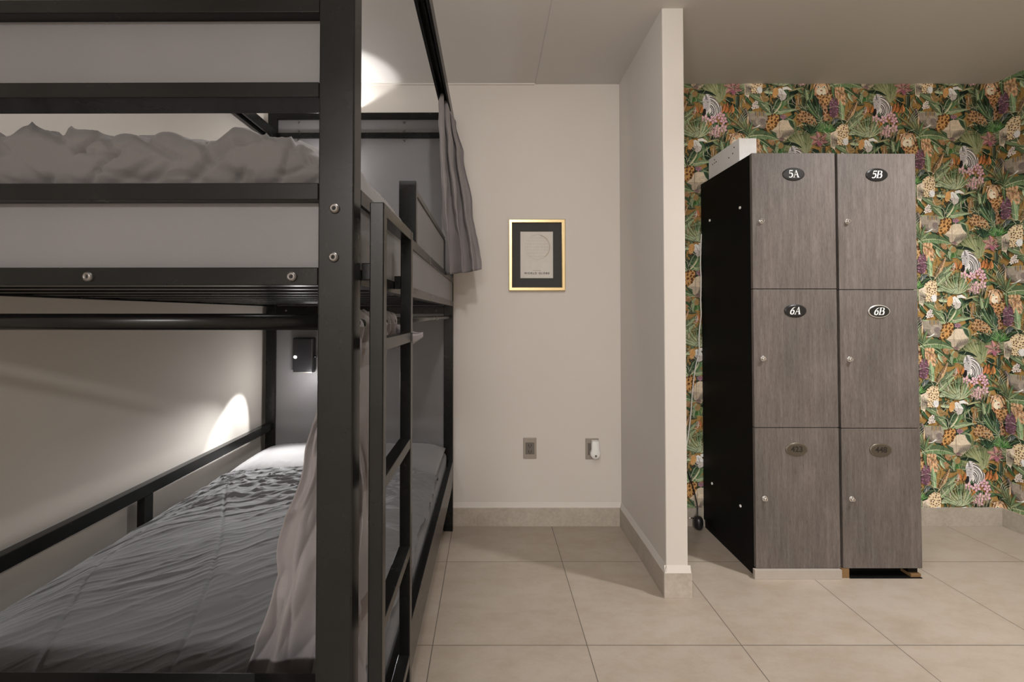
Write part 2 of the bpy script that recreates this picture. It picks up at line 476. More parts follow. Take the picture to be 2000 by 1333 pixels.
def flower(cx, cy, r, c, cc=(225, 190, 150), n=5):
    layer[0] += 1; a0 = random.uniform(0, 72)
    for i in range(n):
        a = radians(a0 + i * 360 / n)
        blob(cx + cos(a) * r * .55, cy + sin(a) * r * .55, r * .52, r * .34, jit(c, 16), math.degrees(a), 8, 0.08, False)
    layer[0] += 1
    for i in range(n):
        a = radians(a0 + i * 360 / n)
        blob(cx + cos(a) * r * .6, cy + sin(a) * r * .6, r * .26, r * .10, tuple(min(255, v + 35) for v in c), math.degrees(a), 6, 0.1, False)
    blob(cx, cy, r * .18, r * .18, cc, 0, 7)
G1 = (98, 124, 84); G2 = (72, 104, 64); G3 = (48, 80, 52); G4 = (128, 148, 108); G5 = (152, 168, 130); OL = (108, 112, 70); DK = (28, 48, 34)
OCH = (136, 107, 62); OR = (148, 108, 70); PNK = (170, 122, 130); PUR = (124, 90, 104)
RIBC = (172, 178, 138)
# loose undergrowth that fills the ground
for i in range(150):
    x, y = random.uniform(0, PW), random.uniform(0, PH); a = random.uniform(0, 2 * pi); L = random.uniform(110, 240)
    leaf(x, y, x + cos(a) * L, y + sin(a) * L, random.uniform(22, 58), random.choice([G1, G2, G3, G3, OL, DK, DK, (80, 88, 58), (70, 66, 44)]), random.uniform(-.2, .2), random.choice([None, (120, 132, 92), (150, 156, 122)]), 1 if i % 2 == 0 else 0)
for i in range(14):
    x, y = random.uniform(0, PW), random.uniform(0, PH); blob(x, y, random.uniform(28, 56), random.uniform(24, 44), jit(random.choice([OCH, OR, OCH, (136, 84, 52)]), 10), random.uniform(0, 90), 9, 0.2)
for i in range(13):
    x, y, a = random.uniform(0, PW), random.uniform(0, PH), random.uniform(0, 180)
    fan(x, y, random.uniform(120, 190), a, a + random.uniform(90, 140), 13, 15, random.choice([[G3, G2, DK], [G1, OL, G4], [(140, 146, 110), G1]]), .05, None, .3)
# dark-leaved plant, upper right
fan(925, 340, 380, 70, 165, 7, 62, [DK, G3, (34, 60, 44)], 0.10, (150, 160, 136), 0.25)
leaf(770, 20, 930, 330, 46, G3, .12, RIBC); leaf(760, 130, 935, 345, 40, G2, .1, RIBC, 0); leaf(1060, 10, 1010, 260, 54, DK, .05, None)
leaf(590, 30, 600, 290, 80, DK, .05, None, 1); leaf(735, 0, 690, 250, 46, (58, 70, 44), -.05, None); leaf(680, 20, 640, 200, 50, OR, .04, None, 1)
# spotted cat neck with orange markings, right
spotted([(820, 0), (1040, -20), (1060, 70), (1000, 180), (1020, 330), (960, 350), (950, 190), (880, 90)], (170, 120, 86), (54, 36, 26), 34, 20, (120, 66, 34))
# spotted cat body beneath the dark leaves
spotted([(640, 300), (690, 215), (770, 235), (850, 300), (880, 380), (830, 420), (740, 360), (660, 350)], (166, 126, 84), (50, 34, 24), 26, 17, (150, 92, 40))
strip([(640, 410), (700, 385), (760, 395)], 12, (176, 160, 128))
leaf(545, 330, 610, 425, 74, G3, .2, None, 1)
# palm with long blade leaves
for (x1, y1, wd, c, bd) in ((75, 15, 84, G1, .08), (50, 225, 62, G4, -.12), (655, 205, 66, G4, -.10), (620, 30, 78, G1, -.10), (430, 70, 58, G3, -.12), (330, 95, 40, DK, .05)):
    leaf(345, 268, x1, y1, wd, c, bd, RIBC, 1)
leaf(350, 270, 500, 60, 50, G2, .14, RIBC); leaf(350, 268, 470, 90, 22, (190, 190, 150), .12)
# elephant with raised trunk
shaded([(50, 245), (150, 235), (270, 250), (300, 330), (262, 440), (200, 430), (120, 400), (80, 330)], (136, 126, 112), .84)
for k_ in range(5): blob(150 + k_ * 24, 255 + 6 * (k_ % 2), 9, 34, OCH if k_ % 2 else (108, 98, 84), 0, 8)
blob(215, 345, 62, 66, (150, 138, 124), 20, 12, .08); blob(235, 352, 36, 40, (116, 104, 100), 0, 10, .15)
for k_ in range(9): strip([(170 + k_ * 10, 290 + k_ * 4), (180 + k_ * 11, 350), (172 + k_ * 10, 405)], 3, (104, 94, 90), k_ == 0)
strip([(22, 195), (52, 260), (62, 320), (98, 385), (140, 408)], [34, 36, 34, 28, 18], (84, 76, 72))
strip([(32, 200), (62, 262), (72, 318), (106, 376)], [8, 9, 8, 6], (140, 130, 122))
strip([(100, 430), (150, 425), (200, 392)], [3, 13, 15], (214, 206, 190))
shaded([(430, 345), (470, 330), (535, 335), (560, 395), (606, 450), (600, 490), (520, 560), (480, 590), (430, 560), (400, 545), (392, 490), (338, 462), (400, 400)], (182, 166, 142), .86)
strip([(432, 350), (428, 440), (436, 555)], [5, 7, 5], (132, 112, 92)); blob(455, 560, 34, 22, (122, 92, 90), 15, 10, .15)
spotted([(284, 345), (304, 285), (366, 262), (424, 270), (430, 340), (402, 398), (330, 440), (262, 456)], (178, 128, 68), (50, 30, 18), 30, 17, (140, 82, 26))
for k_ in range(3): flower(460 + k_ * 16, 292 + (k_ % 2) * 12, 26, PUR, (150, 90, 110))
# arching banana leaves and fruit
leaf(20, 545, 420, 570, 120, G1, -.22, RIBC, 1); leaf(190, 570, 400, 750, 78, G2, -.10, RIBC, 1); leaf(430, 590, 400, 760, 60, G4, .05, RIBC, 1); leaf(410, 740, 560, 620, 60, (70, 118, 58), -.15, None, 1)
blob(330, 600, 44, 34, OR, 20, 10, .2); blob(445, 640, 34, 40, OCH, 10, 10, .1); blob(300, 690, 46, 36, OR, 0, 10, .2)
leaf(240, 620, 300, 740, 40, G5, .1)
P([(60, 600), (100, 555), (170, 560), (205, 640), (215, 740), (170, 790), (110, 720), (62, 680)], (140, 96, 62)); layer[0] += 1
for k_ in range(24):
    a = random.uniform(0, 1); bx = 80 + (k_ % 4) * 34 + random.uniform(-6, 6) + (k_ // 4) * 3; by = 580 + (k_ // 4) * 34
    blob(bx, by, 13, 24, jit((190, 148, 108), 16), random.uniform(-30, 30), 8, .08, k_ % 6 == 0)
P([(20, 690), (80, 650), (120, 740), (125, 860), (70, 930), (15, 900)], (96, 62, 76)); layer[0] += 1
for k_ in range(60):
    blob(random.uniform(15, 118), random.uniform(680, 915), 9, 7, jit(random.choice([PUR, (150, 100, 128), (98, 60, 84)]), 12), 0, 6, .2, k_ % 15 == 0)
leaf(165, 985, 140, 705, 62, (134, 166, 118), .04, (176, 196, 150))
# fan palm
fan(745, 745, 345, 62, 172, 34, 24, [(96, 108, 66), (112, 122, 78), (80, 98, 56), (128, 134, 92)], 0.02, None, .14)
fan(745, 745, 330, 66, 168, 20, 5, [(150, 156, 112)], 0.02, None, .2)
fan(800, 500, 180, 20, 150, 13, 16, [DK, G3], 0, None, .25)
for a_ in range(10): leaf(430 + a_ * 17, 575 - a_ * 7, 480 + a_ * 13, 470 - a_ * 4, 8, (92, 84, 78), .1)
leaf(470, 620, 700, 670, 44, DK, -.18)
# bright small fan and pink lily
fan(985, 480, 150, 15, 175, 15, 20, [(64, 118, 52), (84, 140, 66), (44, 88, 42)], 0, (150, 190, 120), .15)
for k_ in range(6): leaf(895, 575, 895 + cos(k_ * 1.05 + .3) * 118, 565 + sin(k_ * 1.05 + .3) * 100, 54, jit((158, 104, 100), 10), .08, (196, 150, 140))
for k_ in range(5): blob(880 + k_ * 9, 600 + (k_ % 3) * 16, 11, 20, (136, 72, 92), k_ * 30, 7, .1)
# zebra
zb = [(575, 640), (635, 655), (705, 722), (756, 795), (752, 868), (692, 915), (628, 912), (596, 850), (588, 760)]
zf = [(548, 668), (592, 640), (622, 690), (628, 760), (606, 830), (588, 890), (556, 898), (536, 868), (540, 790), (530, 720)]
P(zb, (190, 186, 184)); layer[0] += 1
for k_ in range(8):
    rr = 52 + k_ * 21; run = []
    for a_ in range(-70, 125, 6):
        p = (596 + rr * .92 * cos(radians(a_ + 5 * sin(k_ * 2))), 838 - rr * sin(radians(a_)))
        if inside(p, zb): run.append(p)
        else:
            if len(run) > 2: strip(run, [2] + [9 + 2 * sin(k_ * 1.7)] * (len(run) - 2) + [2], (34, 32, 38), False)
            run = []
    if len(run) > 2: strip(run, [2] + [9] * (len(run) - 2) + [2], (34, 32, 38), False)
strip([(600, 640), (680, 690), (748, 790)], [4, 14, 4], (120, 112, 92))
P(zf, (176, 172, 174)); blob(552, 872, 20, 30, (36, 34, 36), 12, 9)
for k_ in range(8): strip([(536 + 2 * sin(k_), 712 + k_ * 18), (574, 704 + k_ * 19), (616 - k_ * 2, 716 + k_ * 16)], [2, 6, 2], (44, 42, 48), k_ == 0)
for k_ in range(3): strip([(566 + k_ * 14, 668 + k_ * 4), (574 + k_ * 10, 712)], [3, 5], (40, 38, 44), False)
strip([(572, 655), (576, 700)], [10, 4], (28, 26, 28)); blob(552, 850, 20, 36, (26, 24, 26), 10, 9)
blob(592, 742, 8, 6, (20, 18, 18)); leaf(570, 925, 610, 850, 16, G2); leaf(620, 925, 640, 870, 14, G3)
# orange flame leaves and pink blossom
for (x, y, dx, dy) in ((760, 860, 40, -110), (800, 865, 30, -120), (840, 870, 50, -110), (880, 870, 10, -90), (470, 870, -20, -90), (500, 870, 30, -90)):
    leaf(x, y, x + dx, y + dy, 44, jit((176, 100, 46), 12), .1, (196, 140, 84))
blob(850, 715, 48, 30, DK, -10, 10, .1); leaf(430, 880, 450, 790, 34, (190, 146, 140), .05)
for (x, y, r) in ((560, 940, 50), (655, 950, 52), (745, 905, 52), (780, 960, 48), (640, 1100, 50), (700, 1060, 46), (775, 1055, 50), (690, 1130, 42), (610, 1070, 36)):
    flower(x, y, r, (178, 130, 142), (208, 172, 130))
blob(600, 1015, 46, 42, (164, 100, 40), 0, 10, .1)
for k_ in range(5): leaf(620 + k_ * 36, 1180, 640 + k_ * 38, 1000, 14, (150, 136, 112))
# agave blades
for (x0, y0, x1, y1, wd, c, bd, sr) in ((210, 990, 350, 720, 54, (176, 140, 96), .04, 0), (225, 1010, 445, 790, 58, G4, .03, 0), (225, 1070, 425, 890, 62, G4, -.05, .35), (235, 1130, 450, 1050, 56, G5, -.08, .4), (250, 1240, 400, 1260, 36, G5, -.1, .3), (60, 1240, 330, 1400, 76, G1, -.05, 0)):
    leaf(x0, y0, x1, y1, wd, c, bd, (190, 196, 160), 1, sr, (60, 70, 50))
layer[0] += 1
for k_ in range(20):
    t = k_ / 19; blob(222 + t * 110 + random.uniform(-8, 8), 960 - t * 215, 8, 7, (104, 66, 44), 0, 6, .2, False)
leaf(60, 1050, 215, 975, 84, DK, -.25, G2, 1); leaf(40, 1000, 130, 930, 50, (96, 106, 108), -.1, None, 1)
# tiger and cheetah back
spotted([(60, 1130), (100, 1040), (160, 1000), (232, 1020), (236, 1130), (225, 1250), (160, 1260), (90, 1250)], (204, 178, 140), (70, 44, 28), 52, 10, (150, 104, 66))
P([(22, 1110), (95, 1080), (105, 1150), (80, 1260), (60, 1330), (20, 1300)], (196, 180, 160)); layer[0] += 1
for k_ in range(9): strip([(26 + k_ * 9, 1130 + k_ * 4), (34 + k_ * 8, 1200), (30 + k_ * 7, 1275)], [2, 7, 2], (44, 34, 34), False)
blob(198, 1215, 34, 44, (214, 204, 198), 10, 10, .08)
# small palm and white bird
fan(478, 1165, 300, 28, 168, 14, 34, [G1, G2, OL, G4], 0.06, RIBC, .3)
fan(478, 1165, 210, 20, 160, 9, 16, [(160, 166, 124), G5], 0.05, None, .3)
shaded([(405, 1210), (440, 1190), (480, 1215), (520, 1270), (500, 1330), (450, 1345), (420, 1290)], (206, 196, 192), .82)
strip([(470, 1200), (520, 1190), (598, 1222)], [34, 38, 3], (204, 194, 190)); strip([(440, 1220), (470, 1290), (460, 1330)], [4, 9, 4], (128, 110, 112))
blob(385, 1250, 36, 62, (188, 134, 72), 12, 10, .1); strip([(370, 1330), (440, 1300)], [20, 8], (60, 48, 42))
leaf(560, 1230, 720, 1190, 22, (160, 156, 110), -.1)
# cat face
for s_, x_ in ((-1, 862), (1, 985)): blob(x_, 1130, 26, 24, (96, 66, 44), 0, 9); blob(x_, 1132, 14, 13, (190, 160, 130), 0, 8)
blob(930, 1195, 96, 88, (184, 146, 110), 0, 16, .05); blob(928, 1235, 56, 52, (206, 188, 164), 0, 12, .08)
for sx in (-1, 1):
    blob(930 + sx * 36, 1178, 20, 14, (210, 194, 170), 0, 8); blob(930 + sx * 36, 1180, 9, 8, (40, 30, 20), 0, 7)
    for k_ in range(5): strip([(930 + sx * (40 + k_ * 9), 1128 + k_ * 14), (930 + sx * (62 + k_ * 7), 1142 + k_ * 19), (930 + sx * (70 + k_ * 4), 1160 + k_ * 22)], [2, 9, 2], (48, 32, 22), False)
blob(930, 1222, 14, 10, (140, 80, 70), 0, 7)
for k_ in range(5): strip([(905 + k_ * 12, 1112), (908 + k_ * 11, 1140)], [7, 3], (48, 32, 22), k_ == 0)
spotted([(880, 1275), (985, 1275), (1060, 1250), (1050, 1330), (1000, 1400), (930, 1390)], (182, 136, 84), (58, 36, 22), 22, 15, (150, 92, 36))
leaf(800, 1330, 830, 1190, 62, G2, .06, RIBC, 1); leaf(760, 1340, 740, 1200, 44, G4, .05, RIBC); leaf(880, 1420, 830, 1270, 62, DK, .1, G2, 1); leaf(1075, 1140, 1085, 1330, 40, G2, .1, RIBC)
# tall olive grass palm
for (x1, y1, wd, c) in ((800, 900, 40, OL), (880, 850, 44, (112, 114, 72)), (960, 860, 42, G1), (1020, 900, 30, (110, 112, 70)), (1130, 960, 34, G2), (840, 1010, 42, G3), (1190, 1040, 36, G1)):
    leaf(1072, 1140, x1, y1, wd, c, .10 if x1 < 1072 else -.1, (150, 150, 104))
leaf(1062, 1010, 1066, 870, 20, (196, 168, 132)); 
for k_ in range(8): strip([(940 + k_ * 10, 1010 - k_ * 3), (975 + k_ * 8, 900 + k_ * 6), (1020 + k_ * 9, 835 + k_ * 10)], [2, 6, 2], (150, 150, 140) if k_ % 2 else DK)
leaf(960, 640, 945, 850, 40, DK, .05, (96, 110, 90)); leaf(1030, 660, 1140, 800, 40, G3, .05, (84, 128, 70), 1); leaf(930, 660, 925, 800, 18, (96, 110, 84))
# small pale blossoms
for (x, y) in ((130, 150), (165, 175), (120, 185), (155, 125)): flower(x, y, 26, (190, 178, 168), (120, 90, 80))
blob(250, 75, 60, 40, OCH, 20, 10, .15)
# loose strokes of the printing, pale and dark, over everything but the animals
keep = [(330, 250, 620, 600), (525, 620, 760, 930), (830, 1080, 1040, 1320), (60, 990, 245, 1260), (20, 180, 300, 450), (400, 1180, 610, 1350)]
layer[0] += 1
for i in range(420):
    x, y = random.uniform(0, PW), random.uniform(0, PH)
    if any(a < x < c_ and b < y < d for a, b, c_, d in keep): continue
    a = random.uniform(0, 2 * pi); L = random.uniform(45, 130); w_ = random.uniform(3, 6.5)
    b = a + random.uniform(-.5, .5)
    strip([(x, y), (x + cos(a) * L * .5, y + sin(a) * L * .5), (x + cos(a) * L * .5 + cos(b) * L * .5, y + sin(a) * L * .5 + sin(b) * L * .5)], [1.5, w_, 1],
          random.choice([(176, 180, 150), (150, 160, 122), (34, 44, 34), (28, 38, 30), (190, 180, 160), (120, 134, 96)]), i % 20 == 0)
NLAY = layer[0]

def clip(pts, ax, lim, keep_less):
    out = []; n = len(pts)
    for i in range(n):
        a, b = pts[i], pts[(i + 1) % n]
        ia = (a[ax] <= lim) if keep_less else (a[ax] >= lim); ib = (b[ax] <= lim) if keep_less else (b[ax] >= lim)
        if ia: out.append(a)
        if ia != ib:
            t = (lim - a[ax]) / (b[ax] - a[ax]); out.append((a[0] + (b[0] - a[0]) * t, a[1] + (b[1] - a[1]) * t))
    return out
def m_wallpaper():
    k = N('jungle_wallpaper'); at = k.n('ShaderNodeVertexColor', layer_name='print')
    v = k.coords(); n1 = k.noise(v, 240, 3, 0.7); n2 = k.noise(v, 70, 4, 0.65)
    f = k.ramp(k.math('ADD', k.math('MULTIPLY', n1, 0.5), k.math('MULTIPLY', n2, 0.5)), [(0.33, (0.70, 0.70, 0.70)), (0.66, (1.28, 1.28, 1.28))])
    c = k.mix(1.0, at.outputs[0], f, 'MULTIPLY')
    return k.set(c, 0.6, spec=0.25)
WALLPAPER = m_wallpaper()
SU = 0.527 / PW; SV = 0.645 / PH
def papered_wall(name, u0, u1, z0, z1, place, ub, zb, box_args):
    """place(u, z, d): point on the wall, d = distance out of the wall; (ub, zb): where print unit (0,0) sits"""
    verts = []; faces = []; cols = []
    def add(pts, col, d):
        i0 = len(verts)
        for p in pts: verts.append(place(p[0], p[1], d))
        faces.append(tuple(range(i0, i0 + len(pts)))); cols.append(col)
    add([(u0, z0), (u1, z0), (u1, z1), (u0, z1)], srgb(*OCH, WK), 0.0002)
    ci0 = int(math.floor((u0 - ub) / 0.527)) - 1; ci1 = int(math.ceil((u1 - ub) / 0.527)) + 1
    for ci in range(ci0, ci1 + 1):
        for ri in range(-6, 7):
            oy = ri * PH + (ci % 2) * PH / 2
            par = ((ci % 2) * 2 + (ri % 2)) * 0.25
            for pts, col, ly in polys:
                q = [(ub + ci * 0.527 + p[0] * SU, zb - (p[1] + oy) * SV) for p in pts]
                us = [p[0] for p in q]; zs = [p[1] for p in q]
                if max(us) <= u0 or min(us) >= u1 or max(zs) <= z0 or min(zs) >= z1: continue
                if min(us) < u0: q = clip(q, 0, u0, False)
                if max(us) > u1: q = clip(q, 0, u1, True)
                if min(zs) < z0: q = clip(q, 1, z0, False)
                if max(zs) > z1: q = clip(q, 1, z1, True)
                if len(q) > 2: add(q, col, 0.0004 + (ly + par) * 9e-6)
    # plaster body of the wall behind the paper
    bm = bmesh.new(); box(bm, *box_args); me0 = bpy.data.meshes.new('t'); bm.to_mesh(me0); bm.free()
    i0 = len(verts)
    for v in me0.vertices: verts.append(tuple(v.co))
    nb = len(faces)
    for p in me0.polygons: faces.append(tuple(i0 + i for i in p.vertices)); cols.append((0.5, 0.45, 0.4))
    bpy.data.meshes.remove(me0)
    me = bpy.data.meshes.new(name); me.from_pydata(verts, [], faces)
    ca = me.color_attributes.new('print', 'FLOAT_COLOR', 'CORNER')
    buf = []
    for p, c in zip(me.polygons, cols): buf.extend((*c, 1.0) * p.loop_total)
    ca.data.foreach_set('color', buf)
    me.materials.append(WALLPAPER)
    o = bpy.data.objects.new(name, me); C.objects.link(o); o['kind'] = 'structure'
    return o
# print unit (0,0) sits at X=2.63, Z=2.03 on the back wall; the print runs on round the corner
papered_wall('wall_alcove', 0.905, XR, 0.105, ZC, lambda u, z, d: (u, WY - d, z), 2.628, 2.016, (0.905, XR + .1, WY, WY + .1, 0, ZC + .05))
papered_wall('wall_right', XR, XR + 1.75, 0.105, ZC, lambda u, z, d: (XR - d, WY - (u - XR), z), 2.628, 2.016, (XR, XR + .1, YN, WY, 0, ZC + .05))

# ------------------------------------------------------------------ bunk bed
BR = radians(-0.3); BX, BY = -0.222, 0.748; BL, BW = 2.017, 1.120
bed = thing('bunk_bed', 'tall black steel bunk bed with grey panels, curtain rails and a ladder', 'bunk bed', (BX, BY, 0), BR)
def bpart(name, m, *boxes, bev=0.0015, parent=None): return B(name, m, parent or bed, *boxes, bev=bev)
PD = 0.042
# posts
post_near = bpart('post', BLACK, (-.059, 0, 0, PD, 0, 2.503), bev=.0025)
bpart('post', BLACK, (-BW, -BW + .059, 0, PD, 0, 2.503), bev=.0025)
bpart('post', BLACK, (-.055, 0, BL - PD, BL, 0, 2.503), bev=.0025)
bpart('post', BLACK, (-BW, -BW + .058, BL - PD, BL, 0, 2.503), bev=.0025)
x0, x1 = -BW + .059, -.059
# near end
bpart('end_rail', BLACK, (x0, x1, 0, PD, .622, .672))
bpart('end_panel', PANEL, (x0, x1, .014, .030, .30, .622))
bpart('end_rail', BLACK, (x0, x1, 0, PD, .25, .30))
er = bpart('end_rail', BLACK, (x0, x1, 0, PD, 1.333, 1.3625))
bpart('end_panel', PANEL, (x0, x1, .023, .038, 1.3625, 1.4745), bev=.0005)
bpart('end_rail', BLACK, (x0, x1, 0, PD, 1.4745, 1.5025))
bpart('end_rail', BLACK, (x0, x1, 0, .062, 1.6455, 1.671))
bpart('end_panel', PANEL, (x0, x1, .023, .038, 1.671, 1.788), bev=.0005)
bpart('end_rail', BLACK, (x0, x1, 0, PD, 1.788, 1.811))
bpart('canopy_beam', BLACK, (x0, x1, 0, PD, 2.44, 2.503))
# far end
yf = BL - PD; fx0, fx1 = -BW + .058, -.055
bpart('headboard_panel', PANEL, (fx0, fx1, BL - .030, BL - .014, .44, 1.29), bev=.0005)
fr = bpart('end_rail', BLACK, (fx0, fx1, yf, BL, 1.29, 1.335))
bpart('headboard_panel', PANEL, (fx0, fx1, BL - .030, BL - .014, 1.335, 2.465), bev=.0005)
fr2 = bpart('end_rail', BLACK, (fx0, fx1, yf - .004, BL - .03, 2.35, 2.382))
bpart('end_rail', BLACK, (fx0, fx1, yf, BL, .26, .44))
ft = bpart('canopy_beam', BLACK, (fx0, fx1, yf - .004, BL, 2.465, 2.503))
# long sides, aisle side: upper bed
bpart('side_rail', BLACK, (-.030, 0, PD, yf, 1.335, 1.363)); bpart('side_rail', BLACK, (-.030, 0, PD, yf, 1.475, 1.503))
bpart('side_panel', PANEL, (-.022, -.004, PD, yf, 1.363, 1.475), bev=.0005)
bpart('guard_post', BLACK, (-.052, 0, .622, .650, 1.503, 1.69), bev=.002)
bpart('guard_rail', BLACK, (-.026, -.002, .650, 1.51, 1.652, 1.671)); bpart('guard_post', BLACK, (-.026, 0, 1.49, 1.512, 1.503, 1.652))
bpart('guard_panel', PANEL, (-.021, -.006, .650, 1.49, 1.503, 1.652), bev=.0005)
# lower bed rails
bpart('side_rail', BLACK, (-.028, 0, PD, yf, .297, .412), (-.026, -.002, PD, yf, .265, .2955))
bpart('side_rail', BLACK, (-BW, -BW + .028, PD, yf, .265, .412))
bpart('back_rail', BLACK, (-BW + .012, -BW + .045, PD, yf, .598, .642), bev=.002)
bpart('back_rail_post', BLACK, (-BW + .014, -BW + .043, .975, 1.02, .412, .598))
# wall side, upper bed
bpart('side_rail', BLACK, (-BW, -BW + .030, PD, yf, 1.335, 1.503))
bpart('back_rail', BLACK, (-BW + .012, -BW + .045, PD, yf, 1.62, 1.66))
# canopy beams
bpart('canopy_beam', BLACK, (-.012, 0, PD, yf, 2.44, 2.503), (-.046, -.012, PD, yf, 2.488, 2.503), (-.058, -.046, PD, yf, 2.44, 2.503), (-.033, -.025, PD, yf, 2.466, 2.488))
bpart('canopy_beam', BLACK, (-BW, -BW + .014, PD, yf, 2.335, 2.392), (-BW + .044, -BW + .058, PD, yf, 2.335, 2.392), (-BW + .014, -BW + .044, PD, yf, 2.378, 2.392))
# slats
for i in range(13):
    y = .09 + i * .152
    bpart('bed_slat', BLACK, (-BW + .03, -.03, y, y + .045, 1.3405, 1.3625), bev=.003)
for i in range(13):
    y = .09 + i * .152
    bpart('bed_slat', BLACK, (-BW + .028, -.028, y, y + .045, .275, .30), bev=.003)
# curtain tubes of the lower bunk
bm = bmesh.new(); cyl(bm, (x0, .052, 1.272), (x1 + .03, .052, 1.272), .0145, 24)
obj('curtain_tube', bm, BLACK, bed)
bm = bmesh.new(); cyl(bm, (-.026, PD, 1.268), (-.026, yf, 1.268), .0095, 20); obj('curtain_tube', bm, BLACK, bed)
# bolts
def bolt(x, z, y=0.0, r=.0088, parent=None):
    bm = bmesh.new()
    rs = [ring((x, y + .001, z), (0, -1, 0), r, 20, (1, 0, 0)), ring((x, y - .0035, z), (0, -1, 0), r * .93, 20, (1, 0, 0)),
          ring((x, y - .0058, z), (0, -1, 0), r * .62, 20, (1, 0, 0)), ring((x, y - .0060, z), (0, -1, 0), r * .40, 20, (1, 0, 0)),
          ring((x, y - .0030, z), (0, -1, 0), r * .34, 20, (1, 0, 0))]
    loft(bm, rs)
    bm.faces.ensure_lookup_table()
    bm.faces[-1].material_index = 1
    return obj('bolt', bm, [STEEL, HOLE], parent or bed)
for (x, z) in ((-.0315, 1.4595), (-.0325, 1.379)): bolt(x, z, parent=post_near)
for x in (-.101, -.437, -.773): bolt(x, 1.347, parent=er)
for x in (-1.0, -.10): bolt(x, 1.31, yf, .006, parent=fr)
for x in (-.935, -.085, -.30):
    bolt(x, 2.398, BL - .029, .008, parent=fr2); bolt(x, 2.338, BL - .029, .008, parent=fr2); bolt(x, 2.448, BL - .029, .008, parent=ft)
# ladder
ladder = bpy.data.objects.new('ladder', None); C.objects.link(ladder); ladder.parent = bed; ladder.empty_display_size = .1
for y in (.046, .316):
    for z in (1.345, .34): bpart('ladder_bracket', BLACK, (0, .016, y, y + .018, z, z + .03), parent=ladder)
bpart('ladder_stile', BLACK, (.015, .040, .042, .067, 0, 1.481), bev=.002, parent=ladder)
bpart('ladder_stile', BLACK, (.015, .040, .313, .338, 0, 1.481), bev=.002, parent=ladder)
for z in (1.481, 1.243, .997, .750, .503, .257):
    bpart('ladder_rung', BLACK, (.0135, .0395, .0665, .3135, z - .022, z), bev=.001, parent=ladder)

# ------------------------------------------------------------------ bedding
def bedw(p):   # bed-local to room coordinates
    c, s = cos(BR), sin(BR)
    return Vector((BX + p[0] * c - p[1] * s, BY + p[0] * s + p[1] * c, p[2]))
def mattress(name, z0, z1, label):
    bm = bmesh.new(); box(bm, -1.075, -.035, .05, 1.965, z0, z1, bev=.025, seg=4)
    bmesh.ops.transform(bm, matrix=Matrix.Translation((BX, BY, 0)) @ Matrix.Rotation(BR, 4, 'Z'), verts=bm.verts[:])
    return tag(obj(name, bm, MATT, smooth=True), label, 'mattress')
mattress('mattress', .301, .475, 'dark grey mattress on the lower bunk under the dark duvet')
mattress('mattress', 1.3635, 1.510, 'dark grey mattress on the upper bunk under the rumpled duvet')
def sst(a, b, x):
    t = max(0, min(1, (x - a) / (b - a))); return t * t * (3 - 2 * t)
def pdist(p, line):
    d = 9
    for a, b in zip(line, line[1:]):
        ab = (b[0] - a[0], b[1] - a[1]); ap = (p[0] - a[0], p[1] - a[1])
        t = max(0, min(1, (ap[0] * ab[0] + ap[1] * ab[1]) / (ab[0] ** 2 + ab[1] ** 2)))
        d = min(d, math.hypot(ap[0] - ab[0] * t, ap[1] - ab[1] * t))
    return d
def sheet(name, nx, ny, fn, mat, thick=0.0, parent=None):
    bm = bmesh.new()
    V = [[bm.verts.new(fn(i / nx, j / ny)) for i in range(nx + 1)] for j in range(ny + 1)]
    for j in range(ny):
        for i in range(nx):
            f = bm.faces.new((V[j][i], V[j][i + 1], V[j + 1][i + 1], V[j + 1][i])); f.smooth = True
    o = obj(name, bm, mat, parent, smooth=True)
    if thick:
        md = o.modifiers.new('thick', 'SOLIDIFY'); md.thickness = thick; md.offset = 0
    return o
def ridged(x, y, z): return 1 - abs(noise.noise(Vector((x, y, z)))) * 2
